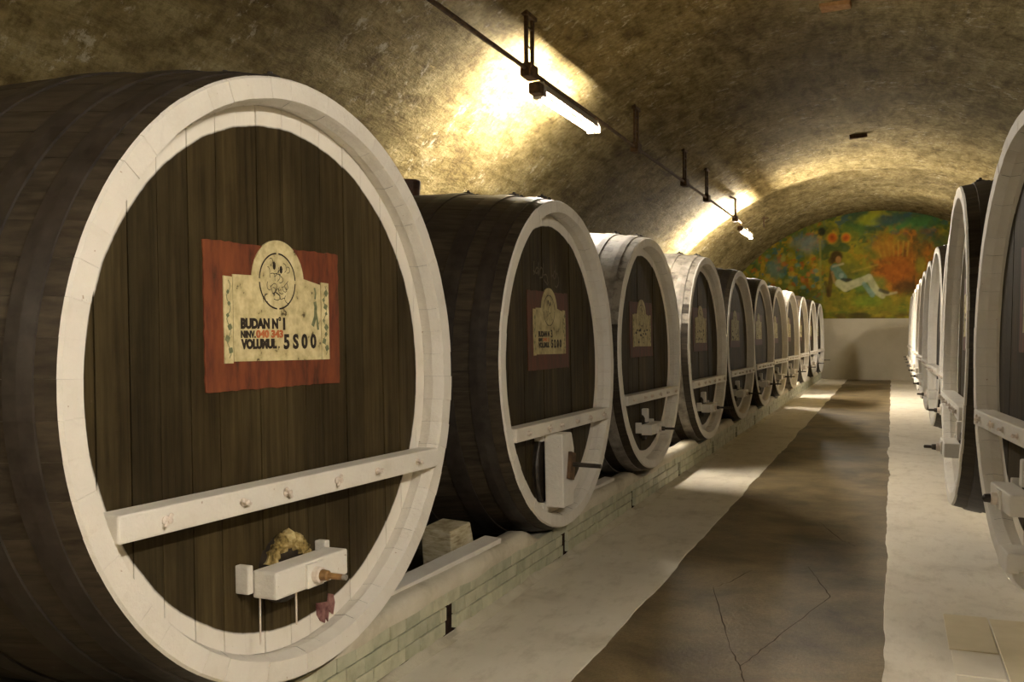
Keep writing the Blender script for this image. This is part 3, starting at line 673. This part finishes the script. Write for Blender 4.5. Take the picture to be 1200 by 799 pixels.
GL = 'casks lying in the row along the brick plinth'
GR = 'casks lying in the row on the right of the aisle'
LEFT = [  # X, Y, Zc, R, phi
    (-2.08, 3.217, 1.422, 1.123, 0.077), (-2.08, 6.388, 1.377, 1.104, 0.034), (-2.08, 9.023, 1.393, 1.068, 0.043), (-2.08, 12.062, 1.389, 1.105, 0.038),
    (-2.08, 14.88, 1.39, 1.10, 0.04), (-2.08, 17.65, 1.39, 1.10, 0.04), (-2.08, 20.25, 1.39, 1.08, 0.04), (-2.08, 23.0, 1.39, 1.09, 0.04),
    (-2.08, 26.0, 1.38, 1.08, 0.03), (-2.08, 29.2, 1.38, 1.08, 0.03), (-2.08, 32.2, 1.38, 1.07, 0.03)]
LL = ['huge dark cask with broad white rim and sharp red and cream label, nearest the camera',
      'second cask from the camera on the left, with upright white hatch beam and top bung',
      'third cask on the left, its pale whitewashed staves catching the lamp light',
      'fourth cask on the left with pale staves and a dull cream label without red',
      'fifth cask from the camera along the brick plinth, dark staves, small faded label',
      'sixth cask from the camera along the brick plinth, dark body and pale ring',
      'seventh cask from the camera along the brick plinth on the left',
      'eighth cask from the camera along the brick plinth on the left',
      'ninth cask along the brick plinth, third from the mural wall',
      'tenth cask along the brick plinth, second from the mural wall',
      'last cask of the left row, a sliver beside the mural wall']
for i, (p, lb) in enumerate(zip(LEFT, LL)):
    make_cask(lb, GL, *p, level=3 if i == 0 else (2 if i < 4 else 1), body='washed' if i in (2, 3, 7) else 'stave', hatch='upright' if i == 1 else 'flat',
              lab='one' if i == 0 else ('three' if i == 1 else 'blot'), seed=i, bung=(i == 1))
RIGHT = [(0.531, 4.95, 1.531, 1.075, -0.10), (0.412, 7.78, 1.49, 1.14, -0.014)] + [(0.47 + (0.05 if k == 0 else 0.004*k), yy, 1.53, 1.09, -0.03) for k, yy in enumerate((10.45, 13.05, 15.65, 18.25, 20.85, 23.45, 26.1, 28.8, 31.6))]
RL = ['right hand cask nearest the camera, cut off by the photo edge, with white block beam',
      'second cask on the right, dark hooped body showing above its white rim',
      'third cask on the right, mostly hidden behind the second one',
      'fourth cask on the right, grey rim seen edge on before the mural',
      'fifth cask on the right, dark body top just below the mural edge',
      'sixth cask on the right, thin bright white rim beside the mural wall',
      'seventh cask in the right row, hidden but for its tap screw',
      'eighth cask in the right row, hidden but for its tap screw end',
      'ninth cask in the right row, third from the end wall',
      'tenth cask in the right row, second from the end wall',
      'last cask of the right row beside the end wall']
for i, (p, lb) in enumerate(zip(RIGHT, RL)):
    make_cask(lb, GR, *p, right=True, level=2 if i < 2 else 1, hatch='flat', lab='blot', seed=40+i)

# faint chalk writing above the second cask's label
c2 = [o for o in bpy.data.objects if o.get('label') == LL[1]][0]
bm = bmesh.new(); rr = random.Random(12)
for cy in (-0.30, -0.22, -0.13, 0.02, 0.10):
    P = [(cy, 0.60)]; a = 1.4
    for i in range(9): a += rr.uniform(-1.4, 0.5); P.append((P[-1][0]+cos(a)*0.022, P[-1][1]+sin(a)*0.022))
    ribbon(bm, P, 0.010, -REC+0.003); ribbon(bm, [(cy-0.01, 0.59), (cy-0.005, 0.68)], 0.009, -REC+0.003)
o = obj('chalk_writing', bm, M['chalk'], c2, (0, 0, CR)); o['label'] = 'faint chalk scrawl'

# ------------------------------------------------------------------ plinths
def under(y, casks, grow=0.0):
    z = 9.0
    for (X, Y, Zc, R, ph) in casks:
        r = R*(1.155/1.1) + grow
        if abs(y-Y) < r: z = min(z, Zc - sqrt(r*r-(y-Y)**2))
    return z
plinth = empty('brick_plinth', (-2.15, 2.0, 0)); tag(plinth, 'low brick plinth carrying the left row of casks', kind='structure')
PX, PY0, PY1 = -2.15, -2.0, 33.9
def P_obj(name, bm, mat, kind=None, smooth=False):
    for v in bm.verts: v.co -= Vector((-2.15, 2.0, 0))
    o = obj(name, bm, mat, plinth, smooth=smooth)
    if kind: o['kind'] = kind
    return o
bm = bmesh.new(); box(bm, -2.34, PX-0.03, PY0, PY1, 0, 0.235); P_obj('core', bm, M['mortar'])
bm = bmesh.new(); ys = sorted(LEFT, key=lambda q: q[1])
for (X, Y, Zc, R, ph) in LEFT: box(bm, -4.7, -2.36, Y-0.55, Y+0.55, 0, Zc-R*RB/CR-0.004)
P_obj('cradle_bed', bm, M['mortar'])
holes = [4.68, 6.61, 8.57, 10.62, 12.74, 14.8, 16.9, 19.0]
BW, BH, J = 0.155, 0.074, 0.0055
bmb = bmesh.new(); box(bmb, -0.034, 0.0, -BW/2+J/2, BW/2-J/2, -BH/2+J/2, BH/2-J/2, 0.004)
BR = mesh(bmb, 'brick'); BR.materials.append(M['brick'])
far = bmesh.new(); rb = random.Random(21); cand = []
for r in range(3):
    zc = 0.022 + BH*(r+0.5); y = -1.5 + (0.5*BW if r % 2 else 0)
    while y < 33.5:
        iv = [(y-BW/2, y+BW/2)]
        if r < 2:
            for h in holes:
                iv = [q for (a_, c_) in iv for q in ((a_, min(c_, h-0.072)), (max(a_, h+0.05), c_)) if q[1]-q[0] > 0.02] if any(a_ < h+0.072 and c_ > h-0.072 for a_, c_ in iv) else iv
        for a_, c_ in iv: cand.append(((a_+c_)/2, zc, rb.uniform(-0.004, 0.003), (c_-a_)/BW))
        y += BW
near = sorted([c for c in cand if c[0] > 3.3], key=lambda c: c[0])[:300]; nearset = set(near)
for (y, z, dx, sy) in near: link('brick', BR, None, plinth, (dx, y-2.0, z), (rb.uniform(-.01, .01), 0, rb.uniform(-.01, .01))).scale = (1, sy, 1)
for (y, z, dx, sy) in cand:
    if (y, z, dx, sy) in nearset: continue
    box(far, PX-0.034+dx, PX+dx, y-BW*sy/2+J/2, y+BW*sy/2-J/2, z-BH/2+J/2, z+BH/2-J/2)
P_obj('distant_bricks', far, M['brick'], 'stuff')
for h in holes:
    bm = bmesh.new(); box(bm, PX-0.032, PX-0.026, h-0.085, h+0.085, 0.0, 0.17); P_obj('drain_hole', bm, M['black'])  # thin black plate standing in for the shade inside the opening
# lime plaster coping on top, scooped out under every cask, and a fillet at the floor
bm = bmesh.new(); prev = None; n = 900
for i in range(n+1):
    y = PY0 + (PY1-PY0)*i/n
    u = under(y, LEFT, 0.012); zt = max(0.244, min(0.325 + 0.018*noise.noise(Vector((y*1.7, 0, 0))), u - 0.012))
    wv = 0.010*noise.noise(Vector((y*3.1, 4, 0))); lo = 0.240 + min(0.0, 0.03*noise.noise(Vector((y*2.3, 9, 1)))-0.004)
    sec = [(PX+0.002+wv*0.4, lo), (PX+0.005+wv, (lo+zt)/2), (PX-0.012+wv, zt-0.008), (PX-0.05, zt), (PX-0.13, zt-0.004 if zt > 0.26 else 0.236), (PX-0.20, min(zt, 0.225)), (PX-0.20, 0.05)]
    ring = [bm.verts.new((a, y, z)) for a, z in sec]
    if prev:
        for k in range(len(sec)-1): bm.faces.new((prev[k], prev[k+1], ring[k+1], ring[k]))
    prev = ring
P_obj('plaster_coping', bm, M['plaster'], smooth=True)
bm = bmesh.new(); prev = None
for i in range(n+1):
    y = PY0 + (PY1-PY0)*i/n; h = 0.026 + 0.022*noise.noise(Vector((y*2.1, 2, 0))) + 0.012*noise.noise(Vector((y*9, 2, 0)))
    if any(abs(y-q) < 0.07 for q in holes): h = 0.008
    ring = [bm.verts.new((PX-0.01, y, h)), bm.verts.new((PX+0.008, y, h*0.9)), bm.verts.new((PX+0.03, y, h*0.35)), bm.verts.new((PX+0.075+0.03*noise.noise(Vector((y*1.3, 7, 0))), y, 0.003))]
    if prev:
        for k in range(3): bm.faces.new((prev[k], prev[k+1], ring[k+1], ring[k]))
    prev = ring
P_obj('plaster_fillet', bm, M['plaster'], smooth=True)

bm = bmesh.new(); prev = None
for i in range(600):
    y = -2 + 35.9*i/599; w = 0.012*noise.noise(Vector((y*1.4, 3, 3))); u = min(0.44, under(y, RIGHT, 0.03)-0.02)
    sec = [(0.80+w, 0.0), (0.795+w, u-0.03), (0.82+w, u), (1.25, u), (3.3, min(u, 0.24))]
    ring = [bm.verts.new((a, y, z)) for a, z in sec]
    if prev:
        for k in range(len(sec)-1): bm.faces.new((prev[k], prev[k+1], ring[k+1], ring[k]))
    prev = ring
tag(obj('white_plinth', bm, M['plaster'], smooth=True), 'white plastered plinth under the right row of casks', kind='structure')

# chocks wedged between the left casks, boards lying on the coping
def chock(label, loc, size, rot, mat='rawwood', name='wooden_chock'):
    root_bm = bmesh.new(); sx, sy, sz = size
    box(root_bm, -sx/2, sx/2, -sy/2, sy/2, 0, sz, 0.012, jit=0.008)
    for v in root_bm.verts:
        if v.co.z > sz*0.5: v.co.y *= 0.86
    o = obj(name, root_bm, M[mat], None, loc, rot); tag(o, label, 'chock', 'chocks wedged between the left casks'); return o
chock('rough pale wooden chock wedged between the first and second casks', (-2.44, 5.28, 0.22), (0.22, 0.24, 0.235), (radians(8), 0, radians(-14)))
chock('small whitish wooden chock between the second and third casks', (-2.42, 7.78, 0.225), (0.18, 0.18, 0.18), (radians(5), 0, radians(-6)))
chock('small pale wooden chock between the third and fourth casks', (-2.42, 10.5, 0.225), (0.18, 0.18, 0.14), (0, 0, radians(5)))
bm = bmesh.new(); box(bm, -0.055, 0.055, -0.66, 0.66, 0, 0.032, 0.005)
tag(obj('white_board', bm, M['white'], None, (-2.265, 4.78, 0.322), (radians(1.0), radians(4), radians(-3))), 'white painted board lying on the coping beside the nearest cask', 'board', 'boards on the coping')
bm = bmesh.new(); box(bm, -0.045, 0.045, -0.36, 0.36, 0, 0.028, 0.005)
tag(obj('white_board', bm, M['white'], None, (-2.26, 7.75, 0.322), (0, radians(3), radians(-2))), 'short white board on the coping between the second and third casks', 'board', 'boards on the coping')
# block wedged into the rim of the nearest right cask
c1 = [o for o in bpy.data.objects if o.get('label') == RL[0]][0]
bm = bmesh.new(); box(bm, -0.09, 0.05, -0.06, 0.15, -1.02, -0.93, 0.01, jit=0.006); obj('rim_block', bm, M['white'], c1, (0, 0, CR))

# ------------------------------------------------------------------ conduit, hangers and lamps
def conduit(x, z, brackets, label, cat='pipe', y0=-8.5, y1=23.0):
    root = empty('conduit_pipe', (x, y0, z)); tag(root, label, cat)
    bm = bmesh.new(); ys = [y0+(y1-y0)*i/60 for i in range(61)]
    pts = [(0, y-y0, 0.012*noise.noise(Vector((y*.5, x, 0)))) for y in ys]
    for a, b_ in zip(pts, pts[1:]): rod(bm, a, b_, 0.021, n=8)
    obj('pipe', bm, M['rust'], root)
    for (y, bent) in brackets:
        top = VZ + sqrt(VR*VR-(x-VX)**2) - z + 0.03
        bm = bmesh.new()
        for dy in (-0.085, 0.085):
            if bent:
                box(bm, -0.012, 0.012, dy-0.022, dy+0.022, -0.03, 0.44, 0.003); rod(bm, (0, dy, 0.43), (0.32*(-1 if x > VX else 1)*-1, dy-0.35, top-0.02), 0.016)
            else: box(bm, -0.014, 0.014, dy-0.026, dy+0.026, -0.03, top, 0.003)
        for zz in (0.22, 0.40): box(bm, -0.010, 0.010, -0.085, 0.085, zz-0.008, zz+0.008)
        if not bent: box(bm, -0.03, 0.03, -0.14, 0.14, top-0.07, top-0.03, 0.004)
        h = obj('hanger', bm, M['rust'], root, (0, y-y0, 0))
        bm = bmesh.new(); box(bm, -0.055, 0.055, -0.115, 0.115, -0.075, 0.055, 0.018); obj('pipe_clamp', bm, M['rust'], h)
    return root
conduit(-3.25, 4.09, [(8.85, 0), (13.05, 0), (16.4, 0), (18.5, 0), (22.1, 1), (3.0, 0), (-1.5, 0)], 'thin rusty conduit pipe on double hangers along the left side of the vault')
def lamp(label, x, y, z, length=1.78, hood=True, side=-1, group='fluorescent lamps under the vault', tube='tube'):
    """bare tube under a channel; the hood board stands on the aisle side. side -1: left of the aisle"""
    root = empty('fluorescent_lamp', (x, y, z)); tag(root, label, 'lamp', group); s = -side
    bm = bmesh.new(); box(bm, -0.028+0.03*s, 0.028+0.03*s, -length/2-0.05, length/2+0.05, 0.055, 0.10, 0.006); obj('channel', bm, M['lampwhite'], root)
    if hood:
        bm = bmesh.new()
        for (xa, za, xb, zb) in (((-0.022, 0.115, 0.075, 0.105), (0.075, 0.105, 0.10, 0.03)) if hood is True else ((0.0, 0.115, 0.09, 0.105), (0.09, 0.105, 0.16, 0.02), (0.0, 0.115, -0.09, 0.105), (-0.09, 0.105, -0.16, 0.02))):  # wide form added to keep the unseen lamps' light off the vault
            A = [bm.verts.new((s*xx, yy, zz)) for yy in (-length/2-0.06, length/2+0.06) for xx, zz in ((xa, za), (xb, zb), (xb, zb+0.006), (xa, za+0.006))]
            for f in ((0, 1, 2, 3), (4, 5, 6, 7), (0, 1, 5, 4), (1, 2, 6, 5), (2, 3, 7, 6), (3, 0, 4, 7)): bm.faces.new([A[k] for k in f])
        obj('hood', bm, M['lampwhite'], root)
        for e in (-1, 1):
            bm = bmesh.new(); yy = e*(length/2+0.075); A = []
            for q in (yy-0.006, yy+0.006): A.append([bm.verts.new((s*xx, q, zz)) for xx, zz in (((-0.03, -0.03), (0.11, -0.03), (0.11, 0.06), (0.08, 0.13), (-0.03, 0.13)) if hood is True else ((-0.16, 0.0), (0.16, 0.0), (0.16, 0.06), (0.0, 0.13), (-0.16, 0.06)))])
            bm.faces.new(A[0]); bm.faces.new(A[1])
            for k in range(5): bm.faces.new((A[0][k], A[0][(k+1) % 5], A[1][(k+1) % 5], A[1][k]))
            obj('hood_end', bm, M['lampwhite'], root)
    bm = bmesh.new(); rod(bm, (0, -length/2, 0), (0, length/2, 0), 0.026, n=14); obj('tube', bm, M[tube], root, smooth=False)
    for e in (-1, 1):
        bm = bmesh.new(); box(bm, -0.035, 0.045, e*(length/2+0.035)-0.035, e*(length/2+0.035)+0.035, -0.04, 0.06, 0.008); obj('tube_holder', bm, M['lampwhite'], root)
    bm = bmesh.new(); box(bm, -0.06+0.03*s, 0.06+0.03*s, -length/2-0.22, -length/2-0.07, -0.02, 0.09, 0.02); obj('junction_box', bm, M['rust'], root)
    bm = bmesh.new()
    for yy in (-length/2+0.05, length/2-0.35): rod(bm, (0.03*s, yy, 0.09), (-0.05*side*0 + (-3.25-x if side < 0 else 0), yy+0.05, 4.06-z if side < 0 else 0.4), 0.008, n=6)
    obj('suspension_wire', bm, M['rust'], root)
    return root
lamp('glowing fluorescent tube hung from the conduit, the large one nearest the camera', -3.32, 10.2, 3.955)
lamp('small far glowing fluorescent tube near the mural end', -3.2, 23.35, 3.85, hood=False, tube='bright_tube')
lamp('fluorescent tube on the left conduit behind the viewer', -3.2, -4.0, 3.87, hood='wide')
lamp('fluorescent tube above the right casks near the end wall', 2.3, 28.6, 3.95, hood=False, side=1)
lamp('fluorescent tube on the right of the vault behind the viewer', 1.9, 0.5, 3.45, hood='wide', side=1)

# small rusty leftovers in the vault
def vz(x, y): return VZ + sqrt(vault_radius(y)**2-(x-VX)**2)
bm = bmesh.new(); box(bm, -0.16, 0.16, -0.03, 0.03, -0.06, 0.03, 0.006, jit=0.008)
tag(obj('iron_cleat', bm, M['rust'], None, (-0.62, 19.8, vz(-0.62, 19.8)-0.03), (0, radians(-6), radians(8))), 'small rusty iron cleat at the crown of the vault', 'cleat')
bm = bmesh.new(); box(bm, -0.17, 0.17, -0.12, 0.12, -0.03, 0.02, 0.006, jit=0.012)
M['orange'] = mat_simple('orange_brick_patch', [(0.3, (0.35, 0.17, 0.06)), (0.7, (0.6, 0.36, 0.16))], 12, 0.9, 0.2)
tag(obj('ceiling_patch', bm, M['orange'], None, (-0.62, 11.9, vz(-0.62, 11.9)-0.01)), 'bare orange brick patch in the vault at the top edge', 'patch')
bm = bmesh.new(); rod(bm, (0, 0, 0.05), (0, 0, -0.28), 0.02); rod(bm, (-0.13, 0, -0.02), (0.13, 0, -0.02), 0.02)
tag(obj('iron_hook', bm, M['rust'], None, (-3.31, 27.8, vz(-3.31, 27.8)-0.02)), 'little iron hook in the vault right of the far lamp', 'hook')
